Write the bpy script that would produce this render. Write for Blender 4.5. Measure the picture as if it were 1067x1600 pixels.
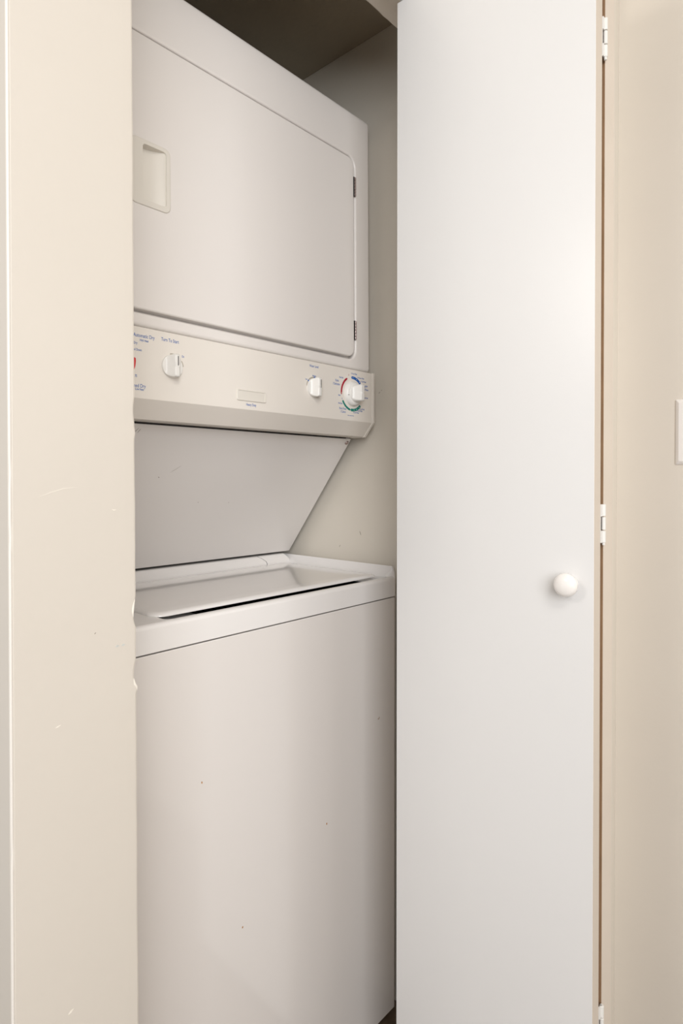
import bpy, bmesh, math, random
from mathutils import Vector, Matrix

for o in list(bpy.data.objects):
    bpy.data.objects.remove(o, do_unlink=True)
scene = bpy.context.scene
C = scene.collection
R = math.radians
random.seed(7)

# ------------------------------------------------------------------ camera
cam_d = bpy.data.cameras.new('camera')
cam = bpy.data.objects.new('camera', cam_d)
C.objects.link(cam)
cam_d.sensor_fit = 'HORIZONTAL'
cam_d.sensor_width = 24.0
cam_d.lens = 24.0 * 956.0 / 1067.0
cam_d.clip_start = 0.02
cam.location = (0, 0, 1.119)
cam.rotation_euler = (R(90 - 0.65), 0, R(-48.0))
cam_d.shift_y = -41.2 / 1067.0
scene.camera = cam

# ------------------------------------------------------------------ world and lights
world = bpy.data.worlds.new('world')
scene.world = world
world.use_nodes = True
bg = world.node_tree.nodes['Background']
bg.inputs['Color'].default_value = (0.97, 0.985, 1.0, 1)
bg.inputs['Strength'].default_value = 0.42

def area(name, loc, target, size, power, col, shape='DISK', size_y=None):
    d = bpy.data.lights.new(name, 'AREA')
    d.shape = shape
    d.size = size
    if size_y:
        d.size_y = size_y
    d.energy = power
    d.color = col
    o = bpy.data.objects.new(name, d)
    C.objects.link(o)
    o.location = loc
    o.rotation_euler = (Vector(target) - Vector(loc)).to_track_quat('-Z', 'Y').to_euler()
    return o

# hall ceiling lamp and an added flash-like fill behind the camera, no window there; a second lamp in the hall left of the pier
area('hall_ceiling_lamp', (-0.55, -0.95, 2.40), (-0.55, -0.95, 0), 0.7, 15, (1.0, 0.95, 0.90))
area('added_camera_fill', (-0.92, -1.27, 1.60), (0.7, 0.75, 1.20), 1.5, 38, (0.97, 0.985, 1.0), 'RECTANGLE', 1.2)
area('side_hall_lamp', (-1.35, 0.70, 2.00), (0.9, 0.35, 1.20), 0.45, 6.5, (1.0, 0.94, 0.87))

vs = scene.view_settings
vs.view_transform = 'Standard'
vs.look = 'None'
vs.gamma = 1.0
vs.use_curve_mapping = False
vs.exposure = 0.31

# ------------------------------------------------------------------ materials
def lin(r, g, b):
    f = lambda c: (c / 255.0) / 12.92 if c <= 10 else (((c / 255.0) + 0.055) / 1.055) ** 2.4
    return (f(r), f(g), f(b), 1.0)

def mat(name, rgb, rough=0.5, var=0.03, scale=6.0, bump=0.0, bump_scale=120.0, metal=0.0,
        coat=0.0, spec=0.5, specks=0.0, speck_col=(120, 90, 60), speck_scale=9.0, big_bump=0.0):
    m = bpy.data.materials.new(name)
    m.use_nodes = True
    nt = m.node_tree
    N, L = nt.nodes, nt.links
    b = N['Principled BSDF']
    b.inputs['Roughness'].default_value = rough
    b.inputs['Metallic'].default_value = metal
    b.inputs['Coat Weight'].default_value = coat
    b.inputs['Coat Roughness'].default_value = 0.06
    b.inputs['Specular IOR Level'].default_value = spec
    tc = N.new('ShaderNodeTexCoord')
    nz = N.new('ShaderNodeTexNoise')
    nz.inputs['Scale'].default_value = scale
    nz.inputs['Detail'].default_value = 4
    L.new(tc.outputs['Object'], nz.inputs['Vector'])
    ramp = N.new('ShaderNodeValToRGB')
    c = lin(*rgb)
    ramp.color_ramp.elements[0].position = 0.3
    ramp.color_ramp.elements[1].position = 0.7
    ramp.color_ramp.elements[0].color = (c[0] * (1 - var), c[1] * (1 - var * 1.1), c[2] * (1 - var * 1.3), 1)
    ramp.color_ramp.elements[1].color = (min(1, c[0] * (1 + var)), min(1, c[1] * (1 + var)), min(1, c[2] * (1 + var)), 1)
    L.new(nz.outputs['Fac'], ramp.inputs['Fac'])
    col = ramp.outputs['Color']
    if specks > 0:
        vo = N.new('ShaderNodeTexVoronoi')
        vo.inputs['Scale'].default_value = speck_scale
        L.new(tc.outputs['Object'], vo.inputs['Vector'])
        n2 = N.new('ShaderNodeTexNoise')
        n2.inputs['Scale'].default_value = 300
        L.new(tc.outputs['Object'], n2.inputs['Vector'])
        ad = N.new('ShaderNodeMath'); ad.operation = 'MULTIPLY_ADD'
        ad.inputs[1].default_value = 0.06; ad.inputs[2].default_value = -0.03
        L.new(n2.outputs['Fac'], ad.inputs[0])
        sm = N.new('ShaderNodeMath'); sm.operation = 'ADD'
        L.new(vo.outputs['Distance'], sm.inputs[0]); L.new(ad.outputs[0], sm.inputs[1])
        lt = N.new('ShaderNodeMath'); lt.operation = 'LESS_THAN'
        lt.inputs[1].default_value = specks
        L.new(sm.outputs[0], lt.inputs[0])
        mx = N.new('ShaderNodeMixRGB')
        L.new(lt.outputs[0], mx.inputs['Fac'])
        L.new(col, mx.inputs['Color1'])
        mx.inputs['Color2'].default_value = lin(*speck_col)
        col = mx.outputs['Color']
    L.new(col, b.inputs['Base Color'])
    last = None
    for sc, st, dist in ((bump_scale, bump, 0.002), (9.0, big_bump, 0.01)):
        if st > 0:
            nb = N.new('ShaderNodeTexNoise')
            nb.inputs['Scale'].default_value = sc
            nb.inputs['Detail'].default_value = 5
            L.new(tc.outputs['Object'], nb.inputs['Vector'])
            bp = N.new('ShaderNodeBump')
            bp.inputs['Strength'].default_value = st
            bp.inputs['Distance'].default_value = dist
            L.new(nb.outputs['Fac'], bp.inputs['Height'])
            if last:
                L.new(last, bp.inputs['Normal'])
            last = bp.outputs['Normal']
    if last:
        L.new(last, b.inputs['Normal'])
    return m

M = {
    'wall':     mat('cream_wall_paint', (211, 204, 194), 0.6, 0.012, 3, 0.10, 90, big_bump=0.05, specks=0.010, speck_col=(196, 180, 146), speck_scale=6.0),
    'wall_r':   mat('tan_wall_paint', (220, 212, 200), 0.55, 0.015, 3, 0.12, 90, big_bump=0.06, specks=0.009, speck_col=(196, 180, 150), speck_scale=6.0),
    'closet':   mat('closet_wall_paint', (226, 219, 207), 0.6, 0.02, 3, 0.10, 80, big_bump=0.05),
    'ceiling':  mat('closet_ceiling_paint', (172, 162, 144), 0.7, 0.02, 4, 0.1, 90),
    'bead':     mat('white_corner_paint', (226, 221, 214), 0.5, 0.01, 20),
    'plaster':  mat('exposed_plaster', (238, 232, 222), 0.8, 0.05, 80, 0.3, 200),
    'floor':    mat('brown_mottled_floor', (104, 88, 74), 0.45, 0.35, 30, 0.1, 60),
    'door':     mat('white_door_paint', (226, 225, 224), 0.30, 0.008, 4, 0.05, 160),
    'door_edge': mat('beige_door_edge_paint', (216, 205, 192), 0.5, 0.02, 12, 0.12, 120),
    'gap':      mat('brown_leaf_faces', (150, 118, 88), 0.7, 0.1, 30),  # brown for both broad faces of the second leaf
    'hinge':    mat('painted_white_hinge', (232, 230, 226), 0.35, 0.02, 60),
    'knob':     mat('glossy_white_ceramic', (242, 238, 234), 0.12, 0.005, 5, coat=0.5),
    'enamel':   mat('white_appliance_enamel', (230, 225, 221), 0.14, 0.006, 3, coat=0.35, specks=0.012, speck_col=(150, 110, 60), speck_scale=5.0),
    'enamel_top': mat('bright_white_lid_enamel', (238, 235, 233), 0.12, 0.004, 3, coat=0.4),
    'enamel2':  mat('white_dryer_enamel', (234, 229, 225), 0.30, 0.006, 3, coat=0.15),
    'panel':    mat('white_slanted_panel_enamel', (234, 230, 227), 0.35, 0.01, 3, coat=0.1),
    'console':  mat('cream_control_panel', (236, 230, 222), 0.33, 0.006, 4, coat=0.1),
    'plastic':  mat('cream_plastic', (230, 225, 216), 0.35, 0.01, 10),
    'white_pl': mat('white_knob_plastic', (240, 238, 234), 0.3, 0.005, 10),
    'steel':    mat('hinge_steel', (176, 160, 158), 0.3, 0.1, 80, metal=0.9),
    'dark':     mat('dark_cavity', (38, 36, 36), 0.7, 0.1, 20),
    'blue':     mat('blue_print', (92, 120, 182), 0.5, 0.02, 30),
    'arcblue':  mat('blue_dial_print', (36, 98, 176), 0.4, 0.02, 30),
    'red':      mat('red_dial_print', (170, 12, 44), 0.4, 0.02, 30),
    'red2':     mat('bright_red_dial_print', (214, 34, 40), 0.4, 0.02, 30),
    'teal':     mat('teal_dial_print', (8, 128, 116), 0.4, 0.02, 30),
    'greyp':    mat('grey_dial_print', (178, 170, 156), 0.5, 0.02, 30),
    'black':    mat('black_indicator', (60, 52, 56), 0.5, 0.02, 30),
    'plate':    mat('white_switch_plate', (240, 236, 232), 0.28, 0.004, 6),
    'wall_l2':  mat('paint_ridge_cream', (232, 226, 216), 0.5, 0.01, 20),
    'smudge':   mat('blue_grey_smudge', (196, 198, 194), 0.7, 0.06, 400),
    'rust':     mat('rust_spot', (176, 120, 52), 0.8, 0.2, 200),
    'scuff':    mat('grey_scuff', (140, 128, 116), 0.8, 0.2, 200),
}

# ------------------------------------------------------------------ mesh helpers
def link(name, bm, m, parent=None, smooth=True, angle=35, recalc=True):
    if recalc:
        bmesh.ops.recalc_face_normals(bm, faces=bm.faces)
    me = bpy.data.meshes.new(name)
    bm.to_mesh(me)
    bm.free()
    if smooth:
        for p in me.polygons:
            p.use_smooth = True
        try:
            me.set_sharp_from_angle(angle=R(angle))
        except Exception:
            pass
    for mm in (m if isinstance(m, (list, tuple)) else [m]):
        me.materials.append(mm)
    o = bpy.data.objects.new(name, me)
    C.objects.link(o)
    if smooth and len(me.polygons) > 6:
        w = o.modifiers.new('weighted_normals', 'WEIGHTED_NORMAL')
        w.keep_sharp = True
        w.weight = 90
    if parent:
        o.parent = parent
    return o

def tag(o, label=None, cat=None, group=None, kind=None):
    if label: o['label'] = label
    if cat: o['category'] = cat
    if group: o['group'] = group
    if kind: o['kind'] = kind
    return o

def empty(name, loc):
    o = bpy.data.objects.new(name, None)
    C.objects.link(o)
    o.location = loc
    o.empty_display_size = 0.05
    return o

def adopt(child, parent):
    """parent keeping the child's world coordinates (parents are unrotated)"""
    child.parent = parent
    off = Vector((0, 0, 0))
    p = parent
    while p:
        off += p.location
        p = p.parent
    child.location = child.location - off
    return child

def add_box(bm, x0, x1, y0, y1, z0, z1, bevel=0.0, seg=2, only=None):
    v = [bm.verts.new((x, y, z)) for x in (x0, x1) for y in (y0, y1) for z in (z0, z1)]
    q = [(0, 1, 3, 2), (4, 6, 7, 5), (0, 4, 5, 1), (2, 3, 7, 6), (0, 2, 6, 4), (1, 5, 7, 3)]
    fs = [bm.faces.new([v[i] for i in f]) for f in q]
    if bevel > 0:
        es = list({e for f in fs for e in f.edges})
        bmesh.ops.bevel(bm, geom=es, offset=bevel, segments=seg, profile=0.5, affect='EDGES')

def boxo(name, x0, x1, y0, y1, z0, z1, m, parent=None, bevel=0.0, seg=2):
    bm = bmesh.new()
    add_box(bm, x0, x1, y0, y1, z0, z1, bevel, seg)
    return link(name, bm, m, parent)

def rrect(a0, a1, b0, b1, r, n=8):
    """rounded rectangle outline; r a radius or four radii (a1b1, a0b1, a0b0, a1b0)"""
    rs = r if isinstance(r, (list, tuple)) else (r, r, r, r)
    out = []
    for k, (ca, cb) in enumerate(((a1, b1), (a0, b1), (a0, b0), (a1, b0))):
        rr = rs[k]
        sa = -1 if ca == a1 else 1
        sb = -1 if cb == b1 else 1
        for i in range(n + 1):
            t = R(90 * k + 90.0 * i / n)
            out.append((ca + sa * rr + rr * math.cos(t), cb + sb * rr + rr * math.sin(t)))
    return out

def loft(bm, loops, cap0=True, cap1=True, mi=0, closed=True):
    rows = [[bm.verts.new(p) for p in lp] for lp in loops]
    n = len(rows[0])
    rng = range(n) if closed else range(n - 1)
    for a, b in zip(rows, rows[1:]):
        for i in rng:
            j = (i + 1) % n
            f = bm.faces.new((a[i], a[j], b[j], b[i]))
            f.material_index = mi
    if cap0: bm.faces.new(rows[0]).material_index = mi
    if cap1: bm.faces.new(rows[-1][::-1]).material_index = mi
    return rows

def xz(lp, y):
    return [(a, y(a, b) if callable(y) else y, b) for a, b in lp]

def xy(lp, z):
    return [(a, b, z(a, b) if callable(z) else z) for a, b in lp]

def fillet_front(a0, a1, b0, b1, r, y_face, fr, n=8, k=4, sgn=1):
    """loops from the side wall round onto the face at y_face (face looks -y)"""
    out = []
    for i in range(k + 1):
        t = R(90.0 * i / k)
        ins = fr * (1 - math.cos(t)) * sgn
        yy = y_face + fr * (1 - math.sin(t))
        out.append(xz(rrect(a0 + ins, a1 - ins, b0 + ins, b1 - ins, max(0.0008, r - ins), n), yy))
    return out

def lathe(bm, prof, segs=40, axis='y', center=(0, 0, 0)):
    """prof: list of (radius, height); height grows along -axis direction for 'y' and 'x'"""
    rows = []
    for r, h in prof:
        row = []
        for i in range(segs):
            t = 2 * math.pi * i / segs
            c, s = r * math.cos(t), r * math.sin(t)
            if axis == 'y':
                p = (center[0] + c, center[1] - h, center[2] + s)
            elif axis == 'x':
                p = (center[0] - h, center[1] + c, center[2] + s)
            else:
                p = (center[0] + c, center[1] + s, center[2] + h)
            row.append(bm.verts.new(p))
        rows.append(row)
    for a, b in zip(rows, rows[1:]):
        for i in range(segs):
            j = (i + 1) % segs
            bm.faces.new((a[i], a[j], b[j], b[i]))
    bm.faces.new(rows[0])
    bm.faces.new(rows[-1])

def prism_x(bm, prof, x0, x1, bevel=0.0):
    """(y,z) outline pushed along x"""
    a = [bm.verts.new((x0, y, z)) for y, z in prof]
    b = [bm.verts.new((x1, y, z)) for y, z in prof]
    n = len(prof)
    fs = [bm.faces.new((a[i], a[(i + 1) % n], b[(i + 1) % n], b[i])) for i in range(n)]
    fs += [bm.faces.new(a), bm.faces.new(b[::-1])]
    if bevel > 0:
        es = list({e for f in fs for e in f.edges})
        bmesh.ops.bevel(bm, geom=es, offset=bevel, segments=2, profile=0.5, affect='EDGES')

def text(body, size, x, z, y, m, parent, align='LEFT', sx=0.9, rot=0.0, name='lettering'):
    cu = bpy.data.curves.new('t', 'FONT')
    cu.body = body
    cu.size = size * 1.18
    cu.offset = 0.00009
    cu.align_x = align
    cu.extrude = 0.00004
    cu.resolution_u = 3
    tmp = bpy.data.objects.new('t', cu)
    C.objects.link(tmp)
    dg = bpy.context.evaluated_depsgraph_get()
    me = bpy.data.meshes.new_from_object(tmp.evaluated_get(dg))
    bpy.data.objects.remove(tmp, do_unlink=True)
    me.name = name
    me.materials.clear()
    me.materials.append(m)
    me.transform(Matrix.Translation((x, y, z)) @ Matrix.Rotation(-rot, 4, 'Y') @ Matrix.Rotation(R(90), 4, 'X') @ Matrix.Diagonal((sx * 0.86, 1, 1, 1)))
    o = bpy.data.objects.new(name, me)
    C.objects.link(o)
    adopt(o, parent)
    return o

def arc_band(name, cx, cz, y, r0, r1, a0, a1, m, parent, taper=0.0, n=24, y1=None):
    """flat printed ring segment; angles in degrees, clockwise from straight up"""
    bm = bmesh.new()
    rows = []
    for i in range(n + 1):
        u = i / n
        t = R(a0 + (a1 - a0) * u)
        w = 1.0
        if u < 0.08: w = math.sqrt(max(0.02, 1 - (1 - u / 0.08) ** 2))
        if u > 0.92: w = math.sqrt(max(0.02, 1 - ((u - 0.92) / 0.08) ** 2))
        w *= 1 - taper * (1 - u)
        mid, h = (r0 + r1) / 2, (r1 - r0) / 2 * w
        rows.append([bm.verts.new((cx + rr * math.sin(t), yy, cz + rr * math.cos(t)))
                     for rr, yy in ((mid - h, y + 0.0004), (mid - h, y), (mid + h, y), (mid + h, y + 0.0004))])
    for a, b in zip(rows, rows[1:]):
        for i in range(4):
            bm.faces.new((a[i], a[(i + 1) % 4], b[(i + 1) % 4], b[i]))
    bm.faces.new(rows[0]); bm.faces.new(rows[-1])
    o = link(name, bm, m, smooth=False)
    adopt(o, parent)
    return o

FLOOR = -0.060

# ================================================================== THE SETTING
# floor of closet and hall
o = boxo('floor', -2.6, 1.6, -2.8, 1.75, FLOOR - 0.08, FLOOR, M['floor'])
tag(o, 'dark brown mottled floor below the washer and folding door', 'floor', kind='structure')

# left pier beside the closet opening: outside corner on its left, chipped arris on its right
def chip(z):
    e = 0.3535 + (1.65 - z) * 0.0028
    e += 0.00025 * math.sin(z * 37.0) * math.sin(z * 11.3 + 1) + 0.00012 * math.sin(z * 143.0) * math.sin(z * 5.1)
    for zc, w, d in ((0.969, 0.017, -0.0034), (0.900, 0.015, -0.0026), (1.196, 0.014, -0.0014), (0.882, 0.006, 0.0014), (1.17, 0.006, 0.0010)):
        u = abs(z - zc) / w
        if u < 1:
            e += d * (1 - u * u)
    return e

bm = bmesh.new()
zs = [FLOOR + 0.66 * i / 40 for i in range(41)] + [0.6 + 0.7 * i / 260 for i in range(1, 261)] + [1.3 + 1.15 * i / 60 for i in range(1, 61)]
loops = []
for z in zs:
    e = chip(z)
    xl, yf, yb = 0.2228, 0.63, 0.72
    lp = [(xl, 1.65), (xl, yf + 0.0035), (xl + 0.001, yf + 0.001), (xl + 0.0035, yf),
          (e - 0.10, yf), (e - 0.012, yf), (e - 0.0022, yf + 0.0002), (e - 0.0006, yf + 0.0008), (e, yf + 0.0026),
          (e, yf + 0.02), (e, yb), (0.365, yb + 0.001) if False else (e - 0.001, yb), (0.345, yb), (0.345, 1.65)]
    loops.append([(a, b, z) for a, b in lp])
loft(bm, loops)
wl = link('wall_left', bm, M['wall'], smooth=False)
tag(wl, 'narrow cream wall pier with a chipped edge beside the laundry closet', 'wall', kind='structure')
# painted corner bead on the left arris of the pier
bm = bmesh.new()
loops = []
for i in range(161):
    z = FLOOR + 2.46 * i / 160
    d = 0.0
    for zc in (1.128, 1.065, 0.75):
        if abs(z - zc) < 0.008: d = 0.0007
    r = 0.0016
    cx_, cy_ = 0.2240 + d, 0.6312 + d
    loops.append([(cx_ + r * math.cos(R(a)), cy_ + r * math.sin(R(a)), z) for a in range(0, 360, 30)])
loft(bm, loops)
b_ = link('corner_bead', bm, M['bead'], wl)
b_['label'] = 'white painted corner bead'
# bare plaster where the arris is knocked off
for zc, h in ((0.974, 0.012), (0.888, 0.008)):
    bm = bmesh.new()
    e = chip(zc)
    loops = []
    for i in range(9):
        z = zc - h + 2 * h * i / 8
        w = 0.0016 * (1 - (2 * i / 8 - 1) ** 2) + 0.0002
        ee = chip(z)
        loops.append([(ee - 0.0008 + w * math.cos(R(a)), 0.6312 + 0.7 * w * math.sin(R(a)), z) for a in range(0, 360, 45)])
    loft(bm, loops)
    link('plaster_chip', bm, M['plaster'], wl)

# header over the opening, with a slightly ragged rear lower edge
bm = bmesh.new()
loops = []
rr = random.Random(3)
for i in range(61):
    x = 0.35 + 0.85 * i / 60
    j = rr.uniform(-0.0012, 0.0012)
    lp = [(0.63, 2.45), (0.63, 1.9905), (0.6315, 1.989), (0.7165 + j, 1.989 + j * 0.4), (0.72 + j * 0.6, 1.9915), (0.72, 2.45)]
    loops.append([(x, b, c) for b, c in lp])
loft(bm, loops)
o = link('wall_front', bm, M['closet'])
tag(o, 'pale header wall above the closet opening behind the door top', 'wall', kind='structure')

# closet right wall / jamb block, stepping out to the hall wall
bm = bmesh.new()
lp = [(1.10, 1.65), (1.10, 0.3865), (1.1015, 0.385), (1.30, 0.385), (1.30, 1.65)]
loft(bm, [[(a, b, FLOOR) for a, b in lp], [(a, b, 2.45) for a, b in lp]])
wc_ = o = link('wall_closet', bm, M['closet'])
tag(o, 'shaded beige closet side wall to the right of the dryer', 'wall', kind='structure')
o = boxo('wall_right', 1.20, 1.30, -2.8, 0.3849, FLOOR, 2.45, M['wall_r'])
tag(o, 'tan hall wall carrying the light switch', 'wall', kind='structure')
# dents and drips in the hall wall paint
o = boxo('wall_back', 0.2228, 1.30, 1.651, 1.72, FLOOR, 2.45, M['closet'])
tag(o, 'closet back wall hidden behind the stacked laundry machine', 'wall', kind='structure')
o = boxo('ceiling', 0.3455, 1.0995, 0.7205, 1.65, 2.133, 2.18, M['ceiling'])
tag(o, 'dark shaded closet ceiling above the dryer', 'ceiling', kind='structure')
o = boxo('ceiling_hall', -2.6, 1.30, -2.8, 1.72, 2.4505, 2.52, M['wall'])
tag(o, 'cream hall ceiling above the open closet', 'ceiling', kind='structure')
o = boxo('wall_rear', -2.6, 1.30, -2.9, -2.801, FLOOR, 2.45, M['wall'])
tag(o, 'cream hall wall opposite the closet', 'wall', kind='structure')

# small knocks and marks: thin shapes of their own on the pier and the closet wall
def mark(parent, m, pts, w, plane, name):
    bm = bmesh.new()
    vv = []
    n = len(pts) - 1
    for i, (a, b) in enumerate(pts):
        q = pts[min(n, i + 1)]; p0 = pts[max(0, i - 1)]
        da, db = q[0] - p0[0], q[1] - p0[1]
        l = math.hypot(da, db) or 1
        ww = w * (1 - 0.85 * abs(2 * i / n - 1) ** 2)
        for sg in (1, -1):
            aa, bb = a - sg * db / l * ww, b + sg * da / l * ww
            for dep in (0.0, 0.0004):
                vv.append(bm.verts.new((aa, plane[1] + dep, bb) if plane[0] == 'y' else (plane[1] + dep, aa, bb)))
    for i in range(n):
        k_ = 4 * i
        bm.faces.new((vv[k_], vv[k_ + 2], vv[k_ + 6], vv[k_ + 4]))
        bm.faces.new((vv[k_], vv[k_ + 4], vv[k_ + 5], vv[k_ + 1]))
        bm.faces.new((vv[k_ + 2], vv[k_ + 3], vv[k_ + 7], vv[k_ + 6]))
    return link(name, bm, m, parent, smooth=False)
PF = ('y', 0.6298)
mark(wl, M['plaster'], [(0.2655, 0.8655), (0.268, 0.8662), (0.2708, 0.8672)], 0.0007, PF, 'paint_dent')
mark(wl, M['wall_l2'], [(0.249, 1.1005), (0.262, 1.1050), (0.275, 1.1090), (0.289, 1.1100)], 0.0003, PF, 'paint_ridge')
mark(wl, M['plaster'], [(0.3265, 1.0858), (0.329, 1.0848), (0.332, 1.0850)], 0.0005, PF, 'paint_dent')
for x_ in (0.3325, 0.3395):
    mark(wl, M['smudge'], [(x_ - 0.0022, 0.9350), (x_, 0.9356), (x_ + 0.0022, 0.9358)], 0.0014, PF, 'smudge')
mark(wl, M['scuff'], [(0.3068, 0.9535), (0.3075, 0.9543), (0.3084, 0.9549)], 0.0004, PF, 'scuff_mark')
mark(wl, M['plaster'], [(0.2770, 0.5640), (0.2795, 0.5652), (0.2825, 0.5668)], 0.0012, PF, 'paint_dent')
PC = ('x', 1.0997)
mark(wc_, M['scuff'], [(0.8755, 1.3135), (0.8735, 1.3158), (0.8715, 1.3176)], 0.0005, PC, 'scuff_mark')
mark(wc_, M['scuff'], [(0.8685, 1.3195), (0.8675, 1.3208), (0.8660, 1.3212)], 0.0005, PC, 'scuff_mark')
mark(wc_, M['scuff'], [(0.9330, 0.9960), (0.9318, 0.9935), (0.9300, 0.9890), (0.9290, 0.9860)], 0.0006, PC, 'scuff_mark')
mark(wc_, M['scuff'], [(0.9975, 0.9530), (0.9960, 0.9560), (0.9935, 0.9580)], 0.0006, PC, 'scuff_mark')

# ================================================================== FOLDING DOOR
door = empty('door_1', (0.92, 0.45, FLOOR))
tag(door, 'white folding closet door folded open with a round white knob', 'door', kind='structure')
Z0, Z1 = -0.045, 1.9683

def leaf(hx, hy, ang, w, t, lean, bev=0.0012):
    """ang: degrees the leaf swings from +y towards +x; hinge end at (hx, hy)"""
    d = Vector((math.sin(R(ang)), math.cos(R(ang)), 0))
    n = Vector((d.y, -d.x, 0))
    bm = bmesh.new()
    add_box(bm, 0, w, 0, t, Z0, Z1, bev, 2)
    for v in bm.verts:
        a, b, z = v.co
        p = Vector((hx, hy, 0)) + d * a + n * b
        p.x += (0.98 - z) * lean * (1 - a / w)
        v.co = (p.x, p.y, z)
    bm.normal_update()
    for f in bm.faces:
        # broad faces white, narrow edges beige
        f.material_index = 0 if abs(f.normal.dot(n)) > 0.9 else 1
    return bm, d, n

bm, d1, n1 = leaf(0.8988, 0.319, -2.12, 0.3452, 0.029, 0.0026)
leaf1 = link('door_leaf', bm, [M['door'], M['door_edge']], angle=30)
adopt(leaf1, door)
bm, d2, n2 = leaf(0.9425, 0.321, 9.0, 0.345, 0.030, 0.0026, 0.0022)
for f in bm.faces:
    if f.material_index == 1 and f.normal.dot(n2) < -0.3:
        f.material_index = 2
leaf2 = link('door_leaf', bm, [M['gap'], M['door_edge'], M['hinge']], angle=30)
adopt(leaf2, door)
leaf2['label'] = 'beige edged second leaf folded behind the white one'

# knob on the front leaf
bm = bmesh.new()
prof = [(0.0105, 0.0), (0.0105, 0.002), (0.0075, 0.004), (0.0070, 0.010), (0.0095, 0.013), (0.0150, 0.0155), (0.0172, 0.0190),
        (0.0174, 0.0225), (0.0160, 0.0260), (0.0125, 0.0287), (0.0070, 0.0302), (0.0015, 0.0306)]
lathe(bm, prof, 48, 'x', (0.8988 - 0.037 * 0.0345 + 0.0001, 0.3516, 0.9645))
k = link('knob', bm, M['knob'], angle=60)
adopt(k, leaf1)
k['label'] = 'round glossy white knob'

# three painted hinges in the gap between the leaves
HX, HY = 0.9345, 0.3185
for zc in (1.767, 1.0525, 0.300):
    lx = (0.98 - zc) * 0.0026
    h = empty('hinge', (HX + lx, HY, zc))
    adopt(h, door)
    for zz0, zz1 in ((-0.0285, -0.0110), (-0.0095, 0.0095), (0.0110, 0.0285)):
        bm = bmesh.new()
        lathe(bm, [(0.0026, zz0), (0.0031, zz0 + 0.0006), (0.0031, zz1 - 0.0006), (0.0026, zz1)], 20, 'z', (HX + lx + 0.0015, HY, zc))
        kn = link('knuckle', bm, M['hinge'])
        adopt(kn, h)
    # small leaf plates running back between the door leaves and a pin end below
    bm = bmesh.new()
    add_box(bm, HX + lx - 0.0058, HX + lx - 0.0042, HY + 0.002, HY + 0.022, zc - 0.0285, zc + 0.0285)
    for s, zz0, zz1 in ((-1, -0.0285, -0.0105), (-1, 0.0105, 0.0285)):
        add_box(bm, HX + lx - 0.0058, HX + lx + 0.0015, HY + 0.0005, HY + 0.002, zc + zz0, zc + zz1)
    pl = link('hinge_plate', bm, M['hinge'])
    adopt(pl, h)
    bm = bmesh.new()
    lathe(bm, [(0.0016, -0.0325), (0.0022, -0.0318), (0.0022, -0.0285)], 16, 'z', (HX + lx + 0.0015, HY, zc))
    pn = link('hinge_pin', bm, M['hinge'])
    adopt(pn, h)

# track under the header
bm = bmesh.new()
add_box(bm, 0.358, 1.098, 0.636, 0.639, 1.972, 1.9888)
add_box(bm, 0.358, 1.098, 0.657, 0.660, 1.972, 1.9888)
add_box(bm, 0.358, 1.098, 0.639, 0.657, 1.986, 1.9888)
tr = link('door_track', bm, M['hinge'], smooth=False)
adopt(tr, door)

# ================================================================== LIGHT SWITCH
sw = empty('light_switch', (1.20, 0.2505, 1.201))
tag(sw, 'white light switch on the tan hall wall right of the folding door', 'light switch')
zc, y0, y1 = 1.201, 0.2150, 0.2855
bm = bmesh.new()
lo = lambda ins, x: [(x, a, b) for a, b in rrect(y0 + ins, y1 - ins, zc - 0.0572 + ins, zc + 0.0572 - ins, 0.0015, 3)]
loft(bm, [lo(0, 1.1998), lo(0, 1.1985), lo(0.0008, 1.1972), lo(0.0055, 1.1940), lo(0.0066, 1.1936)])
p = link('switch_plate', bm, M['plate'], angle=25); adopt(p, sw)
bm = bmesh.new()
loft(bm, [[(x, a, b) for a, b in rrect(0.2503 - w, 0.2503 + w, zc - hh, zc + hh, 0.0015, 3)] for w, hh, x in ((0.0165, 0.033, 1.1937), (0.0165, 0.033, 1.1925), (0.0155, 0.032, 1.1915))])
p = link('rocker', bm, M['plate'], angle=25); adopt(p, sw)
for dz in (-0.0485, 0.0485):
    bm = bmesh.new()
    lathe(bm, [(0.0032, 0), (0.0032, 0.0006), (0.0024, 0.0012)], 16, 'x', (1.1937, 0.2503, zc + dz))
    p = link('screw', bm, M['plate']); adopt(p, sw)

# ================================================================== STACKED LAUNDRY MACHINE
lc = empty('laundry_center', (0.727, 1.12, FLOOR))
tag(lc, 'white stacked washer and dryer standing in the closet', 'laundry machine')
XL, XR = 0.384, 1.070

def part(name, bm, m, angle=35, label=None, parent=None):
    o = link(name, bm, m, angle=angle)
    adopt(o, parent or lc)
    if label: o['label'] = label
    return o

# --- washer cabinet
WF = 0.8063
WB = -0.046
bm = bmesh.new()
XW = XR + 0.0035
def cab(ins, z): return xy(rrect(XL + ins, XW - ins, WF + ins, 1.47 - ins, 0.006, 6), z)
loft(bm, [cab(0.004, WB), cab(0.0, WB + 0.003), cab(0.0, 0.8580), cab(0.0012, 0.8600)])
wc = part('washer_cabinet', bm, M['enamel'], label='glossy white washer front')
for fx, fy in ((XL + 0.06, WF + 0.07), (XR - 0.06, WF + 0.07), (XL + 0.06, 1.40), (XR - 0.06, 1.40)):
    bm = bmesh.new()
    lathe(bm, [(0.02, FLOOR), (0.02, FLOOR + 0.006), (0.008, FLOOR + 0.007), (0.008, WB + 0.001)], 16, 'z', (fx, fy, 0))
    part('leveling_foot', bm, M['dark'])
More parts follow.
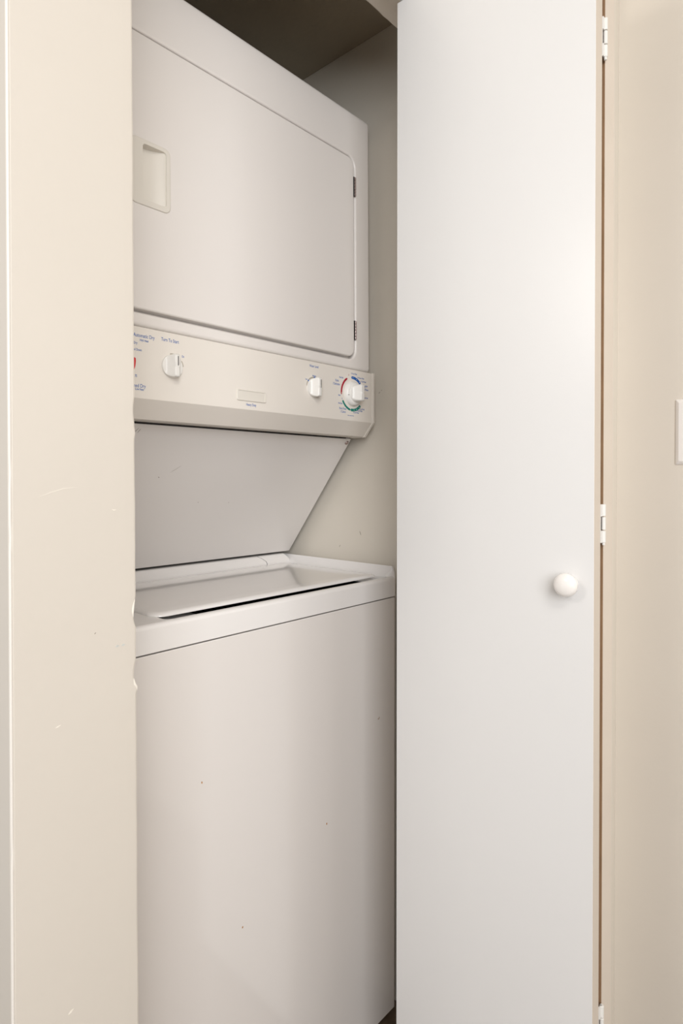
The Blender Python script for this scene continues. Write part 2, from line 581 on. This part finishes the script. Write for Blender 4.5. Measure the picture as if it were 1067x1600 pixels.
# small rust spots on the washer front
for x, z in ((0.566, 0.6395), (0.853, 0.4530), (0.647, 0.3650)):
    bm = bmesh.new()
    pts = [(x + random.uniform(.6, 1.2) * 0.0015 * math.cos(a * 0.9), z + random.uniform(.7, 1.4) * 0.0020 * math.sin(a * 0.9)) for a in range(7)]
    loft(bm, [xz(pts, WF - 0.0002), xz(pts, WF + 0.0008)])
    part('rust_spot', bm, M['rust'], parent=wc)

# --- washer top: low front rim, raised rail on the right, well for the lid
sm01 = lambda t: (lambda u: u * u * (3 - 2 * u))(min(1.0, max(0.0, t)))
def ztop(a, b):
    return 0.9050 + (0.0225 * sm01((b - 0.8055) / 0.007) if a > XR - 0.03 else 0.002 * sm01((b - 0.82) / 0.02))
bm = bmesh.new()
N_ = 8
def otop(ins, dz=None, z=None):
    lp = rrect(XL - 0.001 + ins, XW + 0.001 - ins, WF - 0.0015 + ins, 1.47 - ins, max(0.002, 0.008 - ins), N_)
    ref = rrect(XL - 0.001, XW + 0.001, WF - 0.0015, 1.47, 0.008, N_)
    return [(a, b, z if z is not None else ztop(*q) + dz) for (a, b), q in zip(lp, ref)]
LX0, LX1, LY0, LY1 = 0.5100, 1.0570, 0.8165, 1.1275
def well(ins0, ins1, insf, insb, z, r=0.010):
    return xy(rrect(LX0 + ins0, LX1 - ins1, LY0 + insf, LY1 - insb, r, N_), z)
loft(bm, [otop(0.002, z=0.8622), otop(0.0, z=0.8632), otop(0, -0.0075), otop(0.0010, -0.0040), otop(0.0032, -0.0012), otop(0.0062, 0.0)]
     + [well(-0.001, -0.001, -0.0012, -0.001, 0.9052, 0.011), well(0, 0, 0, 0, 0.9044),
        well(0.004, 0.001, 0.001, 0.001, 0.8960), well(0.086, 0.028, 0.0018, 0.010, 0.8925), well(0.0865, 0.030, 0.0022, 0.012, 0.8900),
        well(0.0865, 0.030, 0.0022, 0.012, 0.8660)])
wt = part('washer_top', bm, M['enamel_top'], angle=40)
bm = bmesh.new()
loft(bm, [well(0.0867, 0.0302, 0.0024, 0.0125, 0.8662), well(0.0867, 0.0302, 0.0024, 0.0125, 0.8915)], cap1=False)
bmesh.ops.solidify(bm, geom=list(bm.faces), thickness=0.0006)
part('tub_shade_liner', bm, M['dark'], parent=wt)  # dark liner stands in for the deep shade under the lid

# --- lid
bm = bmesh.new()
A0, A1, B0, B1 = 0.5035, 1.0460, 0.8395, 1.1240
def lid(ins, z):
    return xy(rrect(A0 + ins, A1 - ins, B0 + ins, B1 - ins, (0.012, 0.012, 0.024, 0.008), 8), z)
loft(bm, [lid(0.012, 0.9030), lid(0.003, 0.9032), lid(0.0, 0.9042), lid(0.0, 0.9058), lid(0.0010, 0.9080), lid(0.0035, 0.9098), lid(0.008, 0.9110), lid(0.03, 0.9117), lid(0.09, 0.9121)])
part('washer_lid', bm, M['enamel_top'], angle=60, label='glossy white washer lid')

# --- rear ledge pieces behind the lid
def ledge(x0, x1, cham0=0.0, cham1=0.0):
    bm = bmesh.new()
    prof = [(1.1298, 0.9090), (1.1310, 0.9125), (1.1338, 0.9165), (1.1372, 0.9235), (1.1405, 0.9290), (1.146, 0.9312), (1.20, 0.9312), (1.20, 0.9010), (1.1298, 0.9010)]
    lo = lambda x, k: [(x + k * (0.022 if z < 0.917 else (0.012 if z < 0.928 else 0.0)), y, z) for y, z in prof]
    loft(bm, [lo(x0, cham0), lo(x0 + 0.0015, cham0), lo(x1 - 0.0015, cham1), lo(x1, cham1)])
    return bm
part('rear_ledge', ledge(0.500, 0.9640, 0.0, 0.9), M['enamel_top'], 50)
part('rear_ledge', ledge(0.9665, 1.050, 0.9, 0.5), M['enamel_top'], 50)
part('rear_ledge', ledge(0.398, 0.4975, 0.0, 0.0), M['enamel_top'], 50)

# --- slanted panel between washer and dryer
bm = bmesh.new()
top, bot = Vector((0, 0.9325, 1.2105)), Vector((0, 1.1426, 0.9352))
dv = (bot - top).normalized(); nv = Vector((0, -dv.z, dv.y))  # points to the rear
if nv.y < 0: nv = -nv
add_box(bm, XL + 0.001, XR - 0.0005, 0, 0.02, 0, (bot - top).length, 0.0015, 2)
for v in bm.verts:
    x, a, b = v.co
    p_ = top + dv * b + nv * a
    v.co = (x, p_.y, p_.z)
sp = part('back_panel', bm, M['panel'], label='slanted grey white panel above the washer lid')
bm = bmesh.new()
lathe(bm, [(0.0052, 0.0), (0.0052, 0.0008), (0.0040, 0.0022), (0.0012, 0.0024)], 20, 'z')
rot = Vector((0, 0, 1)).rotation_difference(-nv).to_matrix().to_4x4()
ctr = top + dv * 0.0105
bm.transform(Matrix.Translation((1.0605, ctr.y, ctr.z)) @ rot)
part('screw', bm, M['steel'], parent=sp)
# pencil-thin scuffs and a smudge on the slanted panel
def scuff(x, s, ln, ang, w=0.0006):
    bm = bmesh.new()
    n = 6
    ring = []
    for i in range(n + 1):
        u = i / n - 0.5
        ww = w * (1 - 3.2 * u * u)
        for q in (1, -1):
            px = x + u * ln * math.cos(ang) - q * ww * math.sin(ang)
            ps = s + u * ln * math.sin(ang) + q * ww * math.cos(ang)
            p_ = top + dv * ps - nv * 0.0001
            ring.append((px, p_.y, p_.z))
    vv = [bm.verts.new(p_) for p_ in ring]
    for i in range(n):
        bm.faces.new((vv[2 * i], vv[2 * i + 1], vv[2 * i + 3], vv[2 * i + 2]))
    part('scuff_mark', bm, M['scuff'], parent=sp)
for a in ((0.6385, 0.093, 0.024, -0.75, 0.0003), (0.61, 0.112, 0.004, 0.7, 0.0006), (0.532, 0.013, 0.012, -1.1, 0.0004), (0.537, 0.014, 0.010, -1.2, 0.0004),
          (0.528, 0.016, 0.008, -0.9, 0.0003), (0.722, 0.175, 0.002, 0.3, 0.0007), (0.80, 0.178, 0.003, 1.2, 0.0004)):
    scuff(*a)

# --- dryer cabinet with a door recess
DF = 0.8767                      # dryer front face
DZ0, DZ1 = 1.3575, 1.917
OX0, OX1, OZ0, OZ1, OR = 0.4330, 1.0205, 1.3795, 1.8185, 0.022
bm = bmesh.new()
back = xz(rrect(XL, XR, DZ0, DZ1, 0.006), 1.44)
fr = fillet_front(XL, XR, DZ0, DZ1, 0.0085, DF, 0.007)
hole = []
for i in range(6):
    t = R(90.0 * i / 5)
    f_ = 0.0045
    ins = -f_ * (1 - math.sin(t))
    hole.append(xz(rrect(OX0 + ins, OX1 - ins, OZ0 + ins, OZ1 - ins, OR - ins), DF + f_ * (1 - math.cos(t))))
deep = [xz(rrect(OX0, OX1, OZ0, OZ1, OR), DF + 0.016)]
loft(bm, [back] + fr + hole + deep)
for v in bm.verts:
    v.co.y += (v.co.z - 1.40) * 0.006
dc = part('dryer_cabinet', bm, M['enamel2'], 40)

# --- dryer door, hole for the grip cup
GX0, GX1, GZ0, GZ1 = 0.4860, 0.5575, 1.5480, 1.6515
bm = bmesh.new()
dx0, dx1, dz0, dz1, dr = OX0 + 0.0045, OX1 - 0.0045, OZ0 + 0.0052, OZ1 - 0.0022, 0.019
DD = DF - 0.0008
frd = fillet_front(dx0, dx1, dz0, dz1, dr, DD, 0.0035)
bk = [xz(rrect(dx0 + 0.004, dx1 - 0.004, dz0 + 0.004, dz1 - 0.004, dr - 0.002), DF + 0.0155), xz(rrect(dx0, dx1, dz0, dz1, dr), DF + 0.014)]
gh = rrect(GX0 + 0.004, GX1 - 0.004, GZ0 + 0.004, GZ1 - 0.004, 0.008)
loft(bm, bk + frd + [xz(gh, DD), xz(gh, DF + 0.015)], cap0=True, cap1=True)
for v in bm.verts:
    v.co.y += (v.co.z - 1.40) * 0.006
dd = part('dryer_door', bm, M['enamel2'], 40)

# grip: a plastic surround with a pocket that deepens to the left
bm = bmesh.new()
ydz = lambda z: (z - 1.40) * 0.006
PX0, PX1, PZ0, PZ1 = 0.5075, 0.5500, 1.5570, 1.6445
def depth(a, b):
    u = min(1.0, max(0.0, (PX1 - 0.003 - a) / (PX1 - PX0 - 0.003)))
    return DD + 0.0130 * (1 - (1 - u) ** 2.2) - 0.0006
g = [xz(rrect(GX0, GX1, GZ0, GZ1, 0.011), DD + 0.0004), xz(rrect(GX0, GX1, GZ0, GZ1, 0.011), DD - 0.0010), xz(rrect(GX0 + 0.0006, GX1 - 0.0006, GZ0 + 0.0006, GZ1 - 0.0006, 0.0105), DD - 0.0018),
     xz(rrect(GX0 + 0.0022, GX1 - 0.0022, GZ0 + 0.0022, GZ1 - 0.0022, 0.0095), DD - 0.0022),
     xz(rrect(PX0, PX1, PZ0, PZ1, 0.0055), DD - 0.0022), xz(rrect(PX0 + 0.0005, PX1 - 0.0006, PZ0 + 0.0005, PZ1 - 0.0005, 0.005), DD - 0.0014)]
rows = loft(bm, g, cap0=False, cap1=False)
# pocket floor: strips in x so that it curves
cols = 10
inner = rows[-1]
bot_loop = xz(rrect(PX0 + 0.0005, PX1 - 0.0008, PZ0 + 0.0006, PZ1 - 0.0006, 0.005), depth)
low = [bm.verts.new(p_) for p_ in bot_loop]
n = len(low)
for i in range(n):
    j = (i + 1) % n
    bm.faces.new((inner[i], inner[j], low[j], low[i]))
# fill the floor: rounded-rect loop of 36 points (9 per corner): bridge right-to-left in matching pairs
topside = [low[i] for i in range(0, 18)]           # right-top corner ... left-top corner
botside = [low[i] for i in range(35, 17, -1)]       # right-bottom ... left-bottom
for i in range(17):
    a, b = topside[i], topside[i + 1]
    c_, d_ = botside[i + 1], botside[i]
    # split the long middle span so the curve shows
    if i == 8:
        m_ = 12
        pa = [a] + [bm.verts.new((a.co.x + (b.co.x - a.co.x) * q / m_, 0, a.co.z + (b.co.z - a.co.z) * q / m_)) for q in range(1, m_)] + [b]
        pb = [d_] + [bm.verts.new((d_.co.x + (c_.co.x - d_.co.x) * q / m_, 0, d_.co.z + (c_.co.z - d_.co.z) * q / m_)) for q in range(1, m_)] + [c_]
        for q in range(1, m_):
            pa[q].co.y = depth(pa[q].co.x, 0); pb[q].co.y = depth(pb[q].co.x, 0)
        for q in range(m_):
            bm.faces.new((pa[q], pa[q + 1], pb[q + 1], pb[q]))
        # close the wall slivers between the straight wall edge and the curved floor edge
        up_ = inner[8], inner[9]
    else:
        bm.faces.new((a, b, c_, d_))
# pocket end walls follow the curved floor: add matching fans
for (ia, ib, pp) in ((8, 9, pa), (27, 26, pb)):
    A_, B_ = inner[ia], inner[ib]
    for q in range(1, m_):
        pass
    vs_ = [A_] + pp + [B_]
    f_ = bm.faces.new(vs_)
for f in [f for f in bm.faces if len(f.verts) == 4]:
    vset = set(f.verts)
    if vset == {inner[8], inner[9], low[8], low[9]} or vset == {inner[26], inner[27], low[26], low[27]}:
        bm.faces.remove(f)
for v in bm.verts:
    v.co.y += ydz(v.co.z)
part('handle', bm, M['plastic'], 40, 'cream plastic recessed door grip', parent=dd)

# door hinges: dark leaf plus bright knuckles on the right edge
for zz0, zz1 in ((1.7355, 1.7770), (1.4232, 1.4638)):
    bm = bmesh.new()
    n = 6
    st = (zz1 - zz0) / n
    for i in range(n):
        lathe(bm, [(0.0018, zz0 + st * i + 0.0003), (0.0023, zz0 + st * i + 0.0009), (0.0023, zz0 + st * (i + 1) - 0.0009), (0.0018, zz0 + st * (i + 1) - 0.0003)], 14, 'z',
              (1.0190, DF - 0.0012 + ydz(zz0), 0))
    lathe(bm, [(0.0012, zz0), (0.0012, zz1)], 10, 'z', (1.0190, DF - 0.0012 + ydz(zz0), 0))
    part('hinge', bm, M['steel'], parent=dd)
    boxo_ = bmesh.new()
    add_box(boxo_, 1.0140, 1.0180, DF - 0.0012 + ydz(zz0), DF + 0.0006 + ydz(zz0), zz0 - 0.0005, zz1 + 0.0005)
    part('hinge_leaf', boxo_, M['dark'], parent=dd)

# --- control panel
CF = 0.8673
bm = bmesh.new()
prof = [(0.8676 + 0.0012, 1.3545), (CF, 1.3535), (CF, 1.2440), (0.8680, 1.2428), (0.8915, 1.2143), (0.8930, 1.2137), (0.9315, 1.2137), (0.9315, 1.25), (0.96, 1.27), (0.96, 1.3545)]
prism_x(bm, prof, XL, XR - 0.0055)
cp = part('control_panel', bm, M['console'], 30, 'cream control panel with blue lettering')
bm = bmesh.new()
prof = [(0.8662, 1.3550), (0.8655, 1.3540), (0.8655, 1.2437), (0.8668, 1.2420), (0.8903, 1.2133), (0.8930, 1.2125), (0.9315, 1.2125), (0.9315, 1.25), (0.9605, 1.27), (0.9605, 1.3550)]
prism_x(bm, prof, XR - 0.0050, XR + 0.0018, 0.0006)
part('end_cap', bm, M['console'], 40, parent=cp)
# solid dark strip painted as the shade in the gap under the panel
bm = bmesh.new()
add_box(bm, XL + 0.003, XR - 0.02, 0.9320, 0.9345, 1.2107, 1.2136)
part('gap_shade_strip', bm, M['dark'], parent=cp)

PY = CF - 0.00012
T = lambda body, size, x, z, align='LEFT', sx=0.86, rot=0.0, m='blue': text(body, size, x, z, PY, M[m], cp, align, sx, rot)

# left dryer timer dial (mostly behind the pier) and its lettering
T('Automatic Dry', 0.0068, 0.4860, 1.3382)
T('High Heat', 0.0042, 0.4965, 1.3322)
T('Dry', 0.0046, 0.4862, 1.3267)
T('Cool Down', 0.0044, 0.4815, 1.3166)
T('Off', 0.0040, 0.4800, 1.3058)
T('75', 0.0046, 0.4880, 1.2758)
T('Timed Dry', 0.0068, 0.4800, 1.2603)
T('Low Heat', 0.0042, 0.4885, 1.2559)
T('Turn To Start', 0.0066, 0.5340, 1.3392)
T('On', 0.0042, 0.5716, 1.3178)
T('Heavy Duty', 0.0056, 0.7180, 1.2510, 'CENTER')
T('Water Level', 0.0058, 0.8805, 1.3430, 'CENTER')
T('Low', 0.0036, 0.8560, 1.3158)
T('Medium', 0.0038, 0.8815, 1.3246, 'CENTER')
T('Full', 0.0036, 0.8985, 1.3158)
DX, DZc = 0.9985, 1.3020
T('12 Hot Wash', 0.0040, 0.9940, 1.3440)
T('10 Warm Wash', 0.0040, 1.0145, 1.3372)
T('6 Cold Wash', 0.0040, 1.0255, 1.3305)
T('Regular', 0.0058, 1.0345, 1.3215)
T('/ Whites', 0.0056, 1.0350, 1.3135)
T('Final Spin', 0.0040, 1.0375, 1.2960)
T('12 Hot Wash', 0.0040, 1.0195, 1.2698)
T('8 Warm Wash', 0.0040, 1.0105, 1.2655)
T('4 Cold Wash', 0.0040, 1.0010, 1.2608)
T('Final Spin', 0.0040, 0.9560, 1.3316)
T('Knits', 0.0058, 0.9440, 1.3232)
T('/ Delicates', 0.0058, 0.9360, 1.3158)
T('Start', 0.0040, 0.9530, 1.2938)
T('Final Spin', 0.0040, 0.9530, 1.2770)
T('Perm Press', 0.0056, 0.9560, 1.2658)
T('/ Colors', 0.0056, 0.9600, 1.2590)
T('Push in to stop and turn dial', 0.0020, 0.9830, 1.2540)
T('0', 0.0042, 0.9855, 1.3395, m='red')
T('0', 0.0042, 0.9640, 1.2872)
T('0', 0.0042, 1.0200, 1.2770)

AY = CF - 0.00035
arc_band('dial_marking', DX, DZc, AY, 0.0335, 0.0378, -97, -28, M['red'], cp, taper=0.0)
arc_band('dial_marking', DX, DZc, AY, 0.0320, 0.0378, -6, 48, M['arcblue'], cp)
arc_band('dial_marking', DX, DZc, AY, 0.0320, 0.0378, 132, 190, M['teal'], cp)
arc_band('dial_marking', DX, DZc, AY, 0.0335, 0.0378, 191, 243, M['teal'], cp)
arc_band('dial_marking', 0.8805, 1.3020, AY, 0.0195, 0.0222, -85, 92, M['greyp'], cp)
arc_band('dial_marking', 0.5540, 1.3001, AY, 0.0185, 0.0215, -12, 22, M['greyp'], cp)
arc_band('dial_marking', 0.5540, 1.3001, AY, 0.0185, 0.0215, 56, 84, M['greyp'], cp)
arc_band('dial_marking', 0.4520, 1.3010, AY, 0.0300, 0.0378, 82, 122, M['red2'], cp)
for cx_, a_ in ((0.8805, -52), (0.8805, 2)):
    bm = bmesh.new()
    lathe(bm, [(0.0016, -0.0002), (0.0016, 0.0002)], 14, 'y', (cx_ + 0.0208 * math.sin(R(a_)), AY - 0.0002, 1.3020 + 0.0208 * math.cos(R(a_))))
    part('dial_marking', bm, M['arcblue'], parent=cp)
for a_ in (2, 22, 40, 142, 158, 172, -92):
    bm = bmesh.new()
    rr_ = 0.0350
    lathe(bm, [(0.0007, -0.0002), (0.0007, 0.0002)], 10, 'y', (DX + rr_ * math.sin(R(a_)), AY - 0.0002, DZc + rr_ * math.cos(R(a_))))
    part('dial_marking', bm, M['white_pl'], parent=cp)

# badge: raised frame with a recessed blank plate
bm = bmesh.new()
bx0, bx1, bz0, bz1 = 0.6845, 0.7525, 1.2590, 1.2792
g = [xz(rrect(bx0, bx1, bz0, bz1, 0.003, 4), CF + 0.0005), xz(rrect(bx0, bx1, bz0, bz1, 0.003, 4), CF - 0.0012), xz(rrect(bx0 + .0008, bx1 - .0008, bz0 + .0008, bz1 - .0008, 0.0025, 4), CF - 0.002),
     xz(rrect(bx0 + .0032, bx1 - .0022, bz0 + .0026, bz1 - .0022, 0.001, 4), CF - 0.002), xz(rrect(bx0 + .0034, bx1 - .0024, bz0 + .0028, bz1 - .0024, 0.001, 4), CF - 0.0010)]
loft(bm, g)
part('badge', bm, M['plastic'], 30, 'blank cream name badge', parent=cp)

# knobs: disc with a tall vertical grip ridge
def knob_bm(cx_, cz_, yb, rad, h0, hr, half=0.0042, fall=0.0095, rings=9, segs=56):
    bm = bmesh.new()
    def h(x, r):
        t = min(1.0, max(0.0, (abs(x) - half) / fall))
        g_ = (1 - t) ** 1.7
        e = 1 - max(0.0, (r / rad - 0.86) / 0.14) ** 2 * 0.12
        return (h0 + hr * g_) * e
    rows = []
    base = [bm.verts.new((cx_ + rad * math.cos(2 * math.pi * i / segs), yb, cz_ + rad * math.sin(2 * math.pi * i / segs))) for i in range(segs)]
    rows.append(base)
    radii = [rad * (k_ / rings) ** 0.7 for k_ in range(rings, 0, -1)]
    for r in radii:
        row = []
        for i in range(segs):
            a = 2 * math.pi * i / segs
            x, z = r * math.cos(a), r * math.sin(a)
            row.append(bm.verts.new((cx_ + x, yb - h(x, r), cz_ + z)))
        rows.append(row)
    for a, b in zip(rows, rows[1:]):
        for i in range(segs):
            j = (i + 1) % segs
            bm.faces.new((a[i], a[j], b[j], b[i]))
    c = bm.verts.new((cx_, yb - h(0, 0), cz_))
    for i in range(segs):
        bm.faces.new((rows[-1][i], rows[-1][(i + 1) % segs], c))
    bm.faces.new(base)
    return bm

def indicator(parent, x, y, z0, z1, w=0.0007):
    bm = bmesh.new()
    add_box(bm, x - w, x + w, y - 0.0002, y + 0.0006, z0, z1)
    part('indicator', bm, M['black'], parent=parent)

k1 = part('knob', knob_bm(0.5530, 1.3001, CF, 0.0185, 0.0042, 0.0135), M['white_pl'], 50, 'white start knob with a dark line')
indicator(k1, 0.5540, CF - 0.0178, 1.3000, 1.3150)
k2 = part('knob', knob_bm(0.8795, 1.3020, CF, 0.0190, 0.0042, 0.0150), M['white_pl'], 50, 'white water level knob with a dark line')
indicator(k2, 0.8815, CF - 0.0193, 1.3005, 1.3170)

def dial(cx_, cz_):
    bm = bmesh.new()
    lathe(bm, [(0.0262, 0.0), (0.0262, 0.003), (0.0250, 0.0062), (0.0225, 0.0082), (0.0205, 0.0086)], 56, 'y', (cx_, CF, cz_))
    sk = part('timer_dial', bm, M['white_pl'], 50, 'large white timer dial')
    part('grip', knob_bm(cx_, cz_, CF - 0.0085, 0.0180, 0.0040, 0.0175, 0.0055, 0.0085), M['white_pl'], 50, parent=sk)
    bm = bmesh.new()
    add_box(bm, cx_ - 0.0232, cx_ - 0.0195, CF - 0.0089, CF - 0.0078, cz_ - 0.0052, cz_ - 0.0044)
    part('pointer', bm, M['black'], parent=sk)
dial(DX, DZc)
dial(0.4520, 1.3010)
